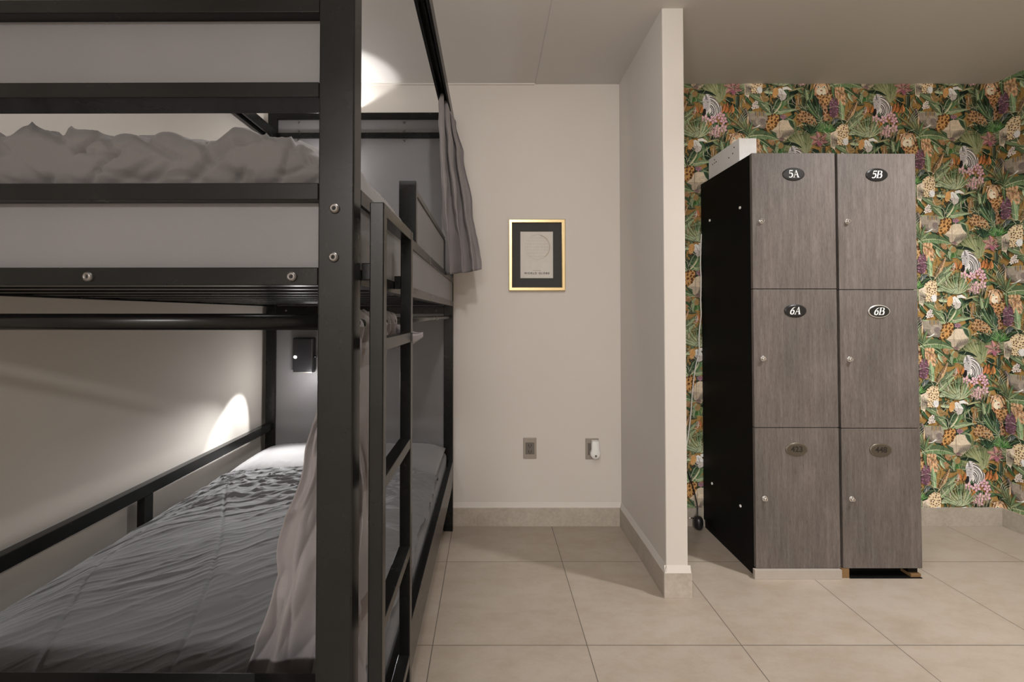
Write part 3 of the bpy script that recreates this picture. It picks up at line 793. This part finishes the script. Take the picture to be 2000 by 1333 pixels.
# lower duvet: a low hump with two long seams
SEAM_A = [(-.42, .16), (-.46, .30), (-.535, .50), (-.64, .72), (-.78, .98), (-.90, 1.2)]
SEAM_B = [(-.68, .16), (-.78, .33), (-.88, .50), (-.94, .64), (-.955, .80), (-.93, 1.0), (-.86, 1.2)]
SEAM_C = [(-1.04, .72), (-.62, .95), (-.25, 1.12), (-.04, 1.15)]
def lower_duvet(u, v):
    x = -1.085 + u * (1.056 + .010 * noise.noise(Vector((3, v * 9, 1))) + .008 * noise.noise(Vector((8, v * 22, 1)))); y = .047 + v * 1.44
    ex = min(x + 1.085, -.023 - x); ey = min(y - .047, 1.487 - y)
    edge = (1 - (1 - min(1, max(0, ex) / .07)) ** 2.5)
    edy = (1 - (1 - min(1, max(0, ey) / .05)) ** 2.5)
    hump = .052 * sst(-1.075, -.86, x) * (1 - .9 * sst(-.17, -.028, x)) * sst(.0, .25, y) * (1 - .35 * sst(1.1, 1.48, y))
    z = .490 + .016 * edge * edy + hump
    q = x * .62 + y * 1.0; t = y * .78 - x * .62          # along / across the creases
    wv = .10 * noise.noise(Vector((x * 2.5, y * 2.5, 4)))
    fold = ridged(q * 1.3, t * 7 + wv * 6, 3) ** 5 * .013 + ridged(q * 2.6, t * 15 + wv * 14, 9) ** 6 * .008 + ridged(q * 6, t * 40 + wv * 20, 2) ** 4 * .0046
    fold *= (.14 + .34 * sst(.2, 1.1, y)) * (.5 + 1.6 * (noise.noise(Vector((x * 3, y * 3, 11))) * .5 + .5))
    fold += noise.noise(Vector((x * 3.2, y * 3.2, 1))) * .012
    k = sst(.85, 1.35, y)
    fold += k * (ridged(x * 9 + y * 3, y * 24 - x * 5, 5) ** 3 * .012)
    z += fold * edge * edy
    d = min(pdist((x, y), SEAM_A), pdist((x, y), SEAM_B), pdist((x, y), SEAM_C))
    z -= .0050 * math.exp(-(d / .0045) ** 2) * edge
    z += .005 * sst(.07, .012, d) * edge
    if ex < .004 or ey < .004: z = .478
    return bedw((x, y, z))
tag(sheet('duvet', 300, 420, lower_duvet, DUVET2), 'dark grey quilted duvet spread smooth over the lower bunk', 'duvet')
def lower_pillow(u, v):
    a = u * 2 - 1; b = v * 2 - 1
    x = -.555 + a * .515; y = 1.718 + b * .235
    h = ((1 - abs(a) ** 6) * (1 - abs(b) ** 3)) ** .55
    z = .498 + .062 * h + .006 * h * noise.noise(Vector((x * 5, y * 9, 2)))
    k = sst(.5, .95, abs(b))
    z += k * h * (ridged(x * 28, y * 9, 4) ** 3) * .008
    return bedw((x, y, z))
pl = sheet('pillow', 130, 60, lower_pillow, PILLOW)
bm = bmesh.new(); bm.from_mesh(pl.data)
r = bmesh.ops.duplicate(bm, geom=bm.verts[:] + bm.edges[:] + bm.faces[:])
for v in [g for g in r['geom'] if isinstance(g, bmesh.types.BMVert)]: v.co.z = .498 - (v.co.z - .498) * .25
bmesh.ops.remove_doubles(bm, verts=bm.verts[:], dist=.0004); bmesh.ops.recalc_face_normals(bm, faces=bm.faces[:]); bm.to_mesh(pl.data); bm.free()
tag(pl, 'pale grey wide pillow lit by the reading lamp on the lower bunk', 'pillow')
# upper duvet: bunched up at the foot end
def upper_duvet(u, v):
    W0, W1 = -1.09, -.012
    x = W0 + u * (W1 - W0)
    s = v * 2.02                                  # arc length: first up the bunched front, then along the bed
    side = .22 + .78 * (1 - (1 - min(1, max(0, (-.012 - x) / .30))) ** 2.4)
    sidel = sst(0, 1, min(1, (x + 1.09) / .12))
    top = 1.512 + (.112 + .012 * noise.noise(Vector((x * 4, 0, 9)))) * (.12 + .88 * side) * sidel
    R = .05
    if s < .12:
        t = s / .12; y = .066 + .012 * sin(t * pi) * -1; z = 1.512 + (top - 1.512 - .02) * t
        nrm = Vector((0, -1, 0.15)); fr = sin(pi * min(1, t * .5 + .12))
    else:
        t = min(1, (s - .12) / .10); y = .066 + (s - .12); z = top - .02 * (1 - sin(t * pi / 2))
        z -= .07 * sst(.25, 1.7, s) * side
        nrm = Vector((0, -.4 * (1 - t), 1)); fr = 1
    env = side * .8 + .2
    fq = 1 if s < .13 else .55
    wx = x + .05 * noise.noise(Vector((x * 5, s * 5, 21))); ws = s + .05 * noise.noise(Vector((x * 5, s * 5, 33)))
    n1 = abs(noise.noise(Vector((wx * 6.5 + ws * 3.0, ws * 3.2 - wx * 1.2, 2))))
    n2 = abs(noise.noise(Vector((wx * 12 - ws * 10, ws * 8 + wx * 2, 5))))
    n3 = abs(noise.noise(Vector((wx * 10 + ws * 14, ws * 9 - wx * 5, 15))))
    n4 = noise.noise(Vector((x * 3.2, 2.2, 9)))
    d = (min(n1, .26) - .13) * .075 + (min(n2, .20) - .10) * .075 * fq + (min(n3, .16) - .08) * .070 * fq + n4 * .006 + (ridged(wx * 9 - ws * 3, ws * 5 + wx * 3, 27) ** 8) * .010 * fq + noise.noise(Vector((x * 34, s * 26, 3))) * .0016
    fall = 1.0 if s < .35 else 1 - .75 * sst(.35, .8, s)
    p = Vector((x, y, z)) + nrm.normalized() * (d * env * fall * fr)
    p.y = max(p.y, .047); p.z = max(p.z, 1.5125)
    e = sst(0, .022, -.012 - x) ** .5
    p.z = 1.5125 + (p.z - 1.5125) * e
    if x > -.10: p.x = min(p.x, -.012)
    return bedw(p)
tag(sheet('duvet', 230, 300, upper_duvet, DUVET), 'grey duvet lying rumpled and bunched up on the upper bunk', 'duvet')

# ------------------------------------------------------------------ curtains
def lerp_tab(tab, t):
    for (a, va), (b, vb) in zip(tab, tab[1:]):
        if t <= b:
            k = (t - a) / (b - a); k = k * k * (3 - 2 * k)
            return tuple(p + (q - p) * k for p, q in zip(va, vb))
    return tab[-1][1]
def upper_curtain(u, v):
    # left edge X, right edge X, near Y, far Y
    L, R, y0, y1, amp = lerp_tab([(0, (-.252, -.215, 2.40, 2.62, .022)), (.06, (-.258, -.190, 2.38, 2.62, .034)), (.28, (-.256, -.142, 2.36, 2.60, .038)),
                             (.6, (-.246, -.094, 2.34, 2.58, .040)), (1, (-.232, -.040, 2.32, 2.50, .038))], v)
    z = 2.452 - v * (.968 - .05 * u)
    t = u
    x = L + (R - L) * t; y = y0 + (y1 - y0) * (.5 - .5 * cos(pi * t))
    ph = t * 2 * pi * 3.4 + .9 * noise.noise(Vector((u * 3, v * 2, 5)))
    k = 1 if t < .72 else max(.15, 1 - (t - .72) / .2)
    x += amp * .55 * sin(ph + .4 * sin(v * 5)) * k; y += amp * 1.3 * cos(ph * .97 + v * .8) * k
    x += .004 * noise.noise(Vector((u * 9, v * 14, 1))); y += .006 * noise.noise(Vector((u * 7, v * 10, 4)))
    x = max(x, -.268 + .0)
    return Vector((x, y, z))
tag(sheet('curtain', 150, 90, upper_curtain, CURT, .0022), 'mauve grey curtain gathered and hanging at the far end of the upper bunk', 'curtain')
def lower_curtain(u, v):
    # three plan anchors: far end on the side tube, corner behind the near post, inner edge along the foot end
    a = lerp_tab([(0, (-.026, .40)), (.12, (-.030, .38)), (.35, (-.034, .33)), (.7, (-.036, .30)), (1, (-.040, .29))], v)
    b = lerp_tab([(0, (-.026, .105)), (.1, (-.020, .10)), (.30, (-.030, .10)), (.42, (-.018, .10)), (.7, (-.028, .10)), (1, (-.046, .10))], v)
    c = lerp_tab([(0, (-.050, .085)), (.2, (-.098, .088)), (.335, (-.124, .092)), (.59, (-.185, .10)), (1, (-.262, .115))], v)
    if u < .5:
        t = u / .5; x = a[0] + (b[0] - a[0]) * t; y = a[1] + (b[1] - a[1]) * t
    else:
        t = (u - .5) / .5; x = b[0] + (c[0] - b[0]) * t; y = b[1] + (c[1] - b[1]) * t
        y += .028 * sin(t * pi) * (.3 + v)
    z0 = 1.285 + .012 * noise.noise(Vector((u * 22, 0, 2))); zb = .520 if u > .5 else .520
    if u > .5: zb = .492
    z = z0 + (zb - z0) * v
    amp = (.012 + .008 * v) * (1.0 if u > .5 else .8)
    ph = u * 2 * pi * 4.2 + 1.6 * noise.noise(Vector((u * 4, v * 2.2, 1)))
    n = amp * (sin(ph + 1.2 * v) * .75 + .6 * noise.noise(Vector((u * 8, v * 4, 6))))
    if u < .5: x += min(.012, n * .9) - .010 * (1 - v); y += n * .35
    else: y += n * 1.0 + .004; x += n * .3
    cr = noise.noise(Vector((u * 12, v * 3, 3))) * .005 + ridged(u * 4 + v * 1.6, v * 3 - u * 3, 8) ** 6 * .011 + ridged(u * 7 - v * 1.2, v * 3.4 + u * 3, 2) ** 6 * .006
    cr -= .020 * max(0, .16 - abs(noise.noise(Vector((u * 5 + v * 2.2, v * 3.2 - u * 2.5, 41))))) / .16 * .55 * (.3 + v) * (1 if u > .5 else .4)
    y += cr; x = min(x, -.012)
    x = x - .0; y = max(y, .072)
    return bedw((x, y, z))
lc = sheet('curtain', 170, 130, lower_curtain, CURT, .0022)
tag(lc, 'mauve grey curtain draped down over the near corner of the lower bunk', 'curtain')
# ruffle over the tube and loose end of the tie
def ruffle(u, v):
    a = u * 2 * pi; y = .095 + v * .34
    r = .022 + .007 * sin(v * 46 + 2 * sin(a)) + .006 * noise.noise(Vector((cos(a) * 2, sin(a) * 2, v * 14)))
    r = .0105 + (r - .0105) * min(1, v / .07, (1 - v) / .07)
    return bedw((-.034 + .008 * (1 - min(1, v / .07, (1 - v) / .07)) + r * cos(a) * .8, y, 1.262 + r * sin(a) * 1.15))
obj_r = sheet('curtain_heading', 28, 110, ruffle, CURT, 0, lc)
def tie(u, v):
    pts = smooth_pts([(.018, .345, 1.222), (.040, .352, 1.226), (.060, .362, 1.236), (.034, .385, 1.228), (-.012, .400, 1.232)], 8)
    i = u * (len(pts) - 1); k = min(int(i), len(pts) - 2); p = pts[k].lerp(pts[k + 1], i - k)
    return bedw((p.x, p.y, p.z + (v - .5) * (.056 - .044 * sin(pi * min(1, u * 1.05)))))
sheet('tie_band', 24, 4, tie, CURT, .002, lc)
def tail(u, v):
    y = .30 + .10 * (u - .5) * (1 - .75 * v) + .02 * v; z = 1.25 - v * .16
    return bedw((-.030 + .010 * sin(u * 9 + v * 3), y + .006 * sin(v * 9), z))
sheet('curtain_fold', 16, 20, tail, CURT, .002, lc)

# ------------------------------------------------------------------ reading lamps
def reading_lamp(x, z, up, label):
    g = 'reading lamps on the headboards'
    p = bedw((x, BL - .030 - (.016 if up else 0), z)); t = thing('reading_lamp', label, 'lamp', p, BR, g)
    bm = bmesh.new(); box(bm, -.060, .060, -.045, -.001, -.100, .100, bev=.008, seg=3); obj('lamp_body', bm, LAMPB, t)
    sy = 1 if up else -1
    bm = bmesh.new(); cyl(bm, (-.043, -.044, -.012 * 1), (-.043, -.050, -.016), .0085, 18, bev=.001); obj('lens', bm, LED, t)
    bm = bmesh.new(); cyl(bm, (.060, -.022, -.012), (.074, -.022, -.012), .008, 16, bev=.002); obj('switch_knob', bm, LAMPB, t)
    bm = bmesh.new(); box(bm, -.060, .056, -.046, -.002, -.106, -.1); obj('trim_plate', bm, STEEL, t)
    return t
reading_lamp(-.885, 1.048, False, 'small black box reading lamp switched on above the lower bunk pillow')
reading_lamp(-.690, 2.345, True, 'black reading lamp behind the post throwing light on the ceiling')

# ------------------------------------------------------------------ lockers
YF = 2.246; DT = 0.018
def oval(bm, x, y, z, rx, rz, th, mi=0, n=36):
    rs = [ring((x, y, z), (0, -1, 0), rx, n, (1, 0, 0), rz), ring((x, y - th * .6, z), (0, -1, 0), rx, n, (1, 0, 0), rz), ring((x, y - th, z), (0, -1, 0), rx - .003, n, (1, 0, 0), rz - .003)]
    loft(bm, rs, mi=mi)
def qb(p0, p1, p2, n=8):
    return [((1 - t) ** 2 * p0[0] + 2 * t * (1 - t) * p1[0] + t * t * p2[0], (1 - t) ** 2 * p0[1] + 2 * t * (1 - t) * p1[1] + t * t * p2[1]) for t in [i / n for i in range(n + 1)]]
GLYPH = {   # strokes of bold serif letters: (points, widths); unit height 1
 '5': [([(.16, .94), (.60, .94)], [.13, .13]), ([(.17, .96), (.13, .55)], [.06, .06]),
       (qb((.12, .52), (.34, .68), (.50, .52)) + qb((.50, .52), (.62, .30), (.46, .11))[1:] + qb((.46, .11), (.26, -.06), (.08, .10))[1:], [.05] * 3 + [.12] * 3 + [.17] * 10 + [.14] * 3 + [.10] * 6)],
 '6': [(qb((.60, .97), (.30, .90), (.17, .55)) + qb((.17, .55), (.06, .22), (.22, .06))[1:], [.05] * 3 + [.12] * 5 + [.17] * 9),
       (qb((.22, .06), (.40, -.05), (.52, .14)) + qb((.52, .14), (.62, .40), (.48, .53))[1:] + qb((.48, .53), (.32, .62), (.18, .44))[1:], [.10] * 5 + [.15] * 14 + [.06] * 6)],
 'A': [([(.42, 1.0), (.12, .03)], [.05, .06]), ([(.42, 1.0), (.70, .03)], [.10, .18]), ([(.22, .36), (.58, .36)], [.06, .06]),
       ([(.00, .02), (.25, .02)], [.055, .055]), ([(.54, .02), (.86, .02)], [.055, .055])],
 'B': [([(.18, .98), (.18, .02)], [.17, .17]), ([(.04, .975), (.42, .975)], [.055, .055]), ([(.04, .025), (.46, .025)], [.055, .055]), ([(.20, .52), (.44, .52)], [.055, .055]),
       (qb((.40, .975), (.66, .93), (.62, .74)) + qb((.62, .74), (.60, .55), (.42, .52))[1:], [.05] * 3 + [.15] * 11 + [.05] * 3),
       (qb((.42, .52), (.74, .50), (.70, .26)) + qb((.70, .26), (.68, .04), (.44, .025))[1:], [.05] * 3 + [.17] * 11 + [.05] * 3)]}
def serif_text(body, h, mat, parent, loc, slant=.2):
    bm = bmesh.new(); adv = {'5': .64, '6': .66, 'A': .84, 'B': .76}
    x0 = -sum(adv[c] for c in body) / 2
    for ci, c in enumerate(body):
        for si, (pts, ws) in enumerate(GLYPH[c]):
            A = []; Bq = []
            for i, p in enumerate(pts):
                a, b = pts[max(i - 1, 0)], pts[min(i + 1, len(pts) - 1)]
                dx, dy = b[0] - a[0], b[1] - a[1]; l = math.hypot(dx, dy) or 1; q = ws[min(i, len(ws) - 1)] / 2
                for lst, sg in ((A, 1), (Bq, -1)):
                    X = p[0] - sg * dy / l * q; Z = p[1] + sg * dx / l * q - .5
                    lst.append(bm.verts.new(((x0 + X + slant * Z) * h, -.00004 * si, Z * h)))
            for i in range(len(pts) - 1): bm.faces.new((A[i], A[i + 1], Bq[i + 1], Bq[i]))
        x0 += adv[c]
    o = obj('number', bm, mat, parent); o.location = loc; return o
def locker(x0, x1, texts, label, dz=0.0):
    t = thing('locker', label, 'locker', ((x0 + x1) / 2, YF, 0), 0, 'locker columns')
    h = (x1 - x0) / 2; top = 2.087 + dz
    bm = bmesh.new(); box(bm, -h + .001, h - .001, DT + .001, .540, .046, top - .002, bev=.001); obj('carcass', bm, LOCKER, t)
    zs = [(1.413 + dz, top), (.7315 + dz, 1.4095 + dz), (.047, .728 + dz)]
    for (za, zb), tx in zip(zs, texts):
        bm = bmesh.new(); box(bm, -h + .0015, h - .0015, 0, DT, za, zb, bev=.0012)
        d = obj('door', bm, WOOD, t)
        for vv in d.data.vertices: pass
        zc = (za + zb) / 2
        dark = tx[0] in '56'
        pz = zb - .106 if dark else zb - .103
        px = .0 if dark else -.003
        # number plate with rim and digits
        bm = bmesh.new(); oval(bm, px, 0, pz, .0545, .0325, .004); oval(bm, px, -.0005, pz, .0505, .0288, .0046, 1)
        pt = obj('number_plate', bm, [RIM if tx in ('6B',) else (OVAL if dark else RIMB), OVAL if dark else OVALB], d)
        if dark: serif_text(tx, .036, TEXTW, pt, (px - .001, -.0052, pz + .0010), .0 if tx == '5A' else .22)
        else: text_mesh('number', tx, .038, TEXTK, pt, (px, -.0050, pz), 0, .0010, .0004, 1.02, 1.0)
        lx = -h + .046; lz = zc - .002
        bm = bmesh.new(); cyl(bm, (lx, .001, lz), (lx, -.004, lz), .0135, 20, bev=.001); cyl(bm, (lx, -.004, lz), (lx, -.016, lz), .0092, 20, bev=.002)
        k = obj('lock', bm, CHROME, d)
        bm = bmesh.new(); box(bm, lx - .0012, lx + .0012, -.0164, -.0158, lz - .005, lz + .005); obj('keyhole', bm, HOLE, k)
    return t, h
l1, h1 = locker(1.304, 1.719, ['5A', '6A', '423'], 'grey wood locker column numbered 5A, 6A and 423 with black side')
l2, h2 = locker(1.729, 2.118, ['5B', '6B', '448'], 'grey wood locker column numbered 5B, 6B and 448, plinth board missing', -.003)
# plinths
bm = bmesh.new(); box(bm, -h1 - .012, h1 - .004, -.012, .006, 0, .0455, bev=.001); obj('plinth_board', bm, PLINTH, l1)
bm = bmesh.new(); box(bm, -h1 + .005, h1 - .005, .03, .53, 0, .046); obj('base', bm, LOCKER, l1)
bm = bmesh.new(); box(bm, -h2 - .008, -h2 + .030, .0, .53, 0, .0455); obj('base_block', bm, BOARD, l2)
bm = bmesh.new(); box(bm, h2 - .055, h2 - .006, .004, .53, 0, .018); obj('base_block', bm, BOARD, l2)
bm = bmesh.new(); box(bm, -h2 + .030, h2 - .010, .06, .53, 0, .0455); box(bm, h2 - .055, h2 - .008, .02, .53, .018, .0455); box(bm, -h2 + .03, h2 - .006, -.004, .06, 0, .003); obj('base', bm, LOCKER, l2)
# side fixings of the left column
for (y, z) in ((2.351, 1.839), (2.674, 1.840), (2.676, .300), (2.376, .295)):
    bm = bmesh.new(); cyl(bm, (-h1 + .002, y - YF, z), (-h1 - .004, y - YF, z), .0075, 14, bev=.0015); obj('screw_cap', bm, WHITE, l1)

# white box lying on top of the lockers
bm = bmesh.new(); box(bm, 0, .092, 0, .335, 0, .131, bev=.003)
wb = tag(obj('box', bm, WHITE), 'long white metal box lying on top of the left locker', 'box')
wb.location = (1.322, 2.385, 2.0855)
for (y, z) in ((.05, .100), (.065, .072), (.105, .062), (.245, .088), (.262, .086), (.262, .105), (.285, .085)):
    bm = bmesh.new(); cyl(bm, (.0008, y, z), (-.0006, y, z), .0042, 10); obj('screw_hole', bm, HOLE, wb)

# ------------------------------------------------------------------ cables behind the lockers
bm = bmesh.new()
tube_path(bm, smooth_pts([(1.296, 2.765, 1.775), (1.289, 2.765, 1.60), (1.292, 2.765, 1.50), (1.288, 2.765, 1.36), (1.290, 2.765, 1.28), (1.276, 2.765, 1.16), (1.276, 2.765, 1.06), (1.256, 2.765, .98), (1.236, 2.765, .84), (1.222, 2.765, .68), (1.20, 2.765, .52), (1.165, 2.765, .40), (1.12, 2.765, .30)]), .0036, 8)
tag(obj('cable', bm, WPLASTIC), 'thin white cable running down the wallpaper beside the lockers', 'cable')
bm = bmesh.new()
tube_path(bm, smooth_pts([(1.17, 2.78, .36), (1.20, 2.775, .34), (1.235, 2.77, .24), (1.255, 2.762, .14), (1.252, 2.752, .075)]), .0034, 8)
bc = tag(obj('cable', bm, LAMPB), 'short black cable hanging low on the wallpaper to a floor adapter', 'cable')
bm = bmesh.new()
rs = []
for i in range(9):
    a = pi * i / 8; rs.append(ring((1.2525, 2.742, .042 - .040 * cos(a)), (0, 0, 1), .027 * (sin(a) ** .6) + .0008, 18))
loft(bm, rs); ad = tag(obj('power_adapter', bm, LAMPB), 'black round power adapter on the floor behind the left locker', 'adapter')
bm = bmesh.new(); cyl(bm, (1.222, 2.737, .072), (1.190, 2.728, .078), .003, 10); obj('plug_pin', bm, CHROME, ad)

# ------------------------------------------------------------------ framed print
fx, fz = 0.297, 1.650; fw, fh = .1725, .219
fr_ = thing('picture_frame', 'gold framed globe print with a charcoal mat on the wall', 'picture', (fx, WY, fz))
bm = bmesh.new()
prof = [(0, 0), (0, -.022), (.003, -.024), (.018, -.024), (.021, -.021), (.021, 0)]
cor = [(-1, -1), (1, -1), (1, 1), (-1, 1)]
rings_ = [[Vector((sx * (fw - d), y, sz * (fh - d))) for d, y in prof] for sx, sz in cor]
V = [[bm.verts.new(p) for p in r] for r in rings_]
for i in range(4):
    a, b = V[i], V[(i + 1) % 4]
    for j in range(len(prof)):
        bm.faces.new((a[j], a[(j + 1) % len(prof)], b[(j + 1) % len(prof)], b[j]))
obj('frame', bm, GOLD, fr_)
bm = bmesh.new()
mo, mi_ = (fw - .019, fh - .019), (.100, .1435)
zc = .002
O = [bm.verts.new((sx * mo[0], -.012, sz * mo[1])) for sx, sz in cor]
I = [bm.verts.new((sx * mi_[0] - .001, -.012, zc + sz * mi_[1])) for sx, sz in cor]
I2 = [bm.verts.new((sx * mi_[0] - .001, -.0095, zc + sz * mi_[1])) for sx, sz in cor]
for i in range(4):
    j = (i + 1) % 4
    bm.faces.new((O[i], O[j], I[j], I[i])); bm.faces.new((I[i], I[j], I2[j], I2[i]))
obj('mat', bm, MAT_CARD, fr_)
pr_ = B('print', PAPER, fr_, (-mi_[0] - .004, mi_[0] + .002, -.009, -.004, zc - mi_[1] - .002, zc + mi_[1] + .002), bev=0)
bm = bmesh.new()
gx, gz, gr = .004, .050, .078
def arc(r, a0, a1, wd, mi, sx=1.0, y=-.0093):
    n = 40; A = []; Bq = []
    for i in range(n + 1):
        a = radians(a0 + (a1 - a0) * i / n)
        A.append(bm.verts.new((gx + r * sx * cos(a), y, gz + r * sin(a)))); Bq.append(bm.verts.new((gx + (r - wd) * sx * cos(a), y, gz + (r - wd) * sin(a))))
    for i in range(n):
        f = bm.faces.new((A[i], A[i + 1], Bq[i + 1], Bq[i])); f.material_index = mi
arc(gr, -55, 75, .006, 0); arc(gr, 75, 305, .0012, 1)
for s_ in (.82, .6, .34): arc(gr, -70, 80, .0015, 1, s_)
for s_ in (.82, .6, .34): arc(gr, 100, 260, .0010, 1, s_)
for k in range(-3, 4):
    zz = gz + k * .019; hw = math.sqrt(max(0, gr ** 2 - (k * .019) ** 2))
    vs = [bm.verts.new(p) for p in ((gx - hw, -.0094, zz), (gx + hw, -.0094, zz), (gx + hw, -.0094, zz + .0012), (gx - hw, -.0094, zz + .0012))]
    bm.faces.new(vs).material_index = 1
obj('globe_drawing', bm, [INKG, INKL], pr_)
text_mesh('lettering', 'WORLD GLOBE', .0175, INK, pr_, (0, -.0094, -.112), 0, .0004, .0001, 1.0, 1.35)
text_mesh('lettering', 'THE FAMOUS', .0065, INK, pr_, (0, -.0094, -.0945), 0, 0, .0001, 1.0, 1.3)

# ------------------------------------------------------------------ wall outlets
def outlet(x, z, label, plug):
    t = thing('power_outlet', label, 'outlet', (x, WY, z), 0, 'power outlets on the back wall')
    bm = bmesh.new(); box(bm, -.040, .040, -.009, 0, -.063, .063, bev=.003, seg=3); obj('cover_plate', bm, PLATE, t)
    bm = bmesh.new(); box(bm, -.027, .027, -.011, -.0085, -.036, .036, bev=.001); s = obj('socket', bm, SOCKET, t)
    bm = bmesh.new()
    for zz in (-.018, .018):
        box(bm, -.009, -.006, -.0116, -.0108, zz - .006, zz + .006); box(bm, .006, .009, -.0116, -.0108, zz - .006, zz + .006); cyl(bm, (0, -.0108, zz - .011), (0, -.0116, zz - .011), .003, 10)
    obj('socket_holes', bm, HOLE, s)
    return t
outlet(.2525, .470, 'bronze twin power outlet with empty sockets low on the wall', False)
o2 = outlet(.632, .466, 'bronze power outlet with a white device plugged in, near the corner', True)
dv = thing('plug_in_device', 'white plug-in night light in the outlet near the corner', 'night light', (.646, WY - .0112, .470))
bm = bmesh.new()
secs = [(.052, .020), (.030, .0235), (-.005, .0235), (-.018, .030), (-.036, .030), (-.050, .020), (-.056, .008)]
bmv = []
for (z, hw) in secs:
    bmv.append([Vector((-hw, 0, z)), Vector((-hw, -.026, z)), Vector((-hw * .8, -.034, z)), Vector((hw * .8, -.034, z)), Vector((hw, -.026, z)), Vector((hw, 0, z))])
loft(bm, bmv); obj('device_body', bm, WPLASTIC, dv)
bm = bmesh.new(); cyl(bm, (0, -.033, -.036), (0, -.0355, -.036), .0065, 16); obj('sensor', bm, SOCKET, dv)
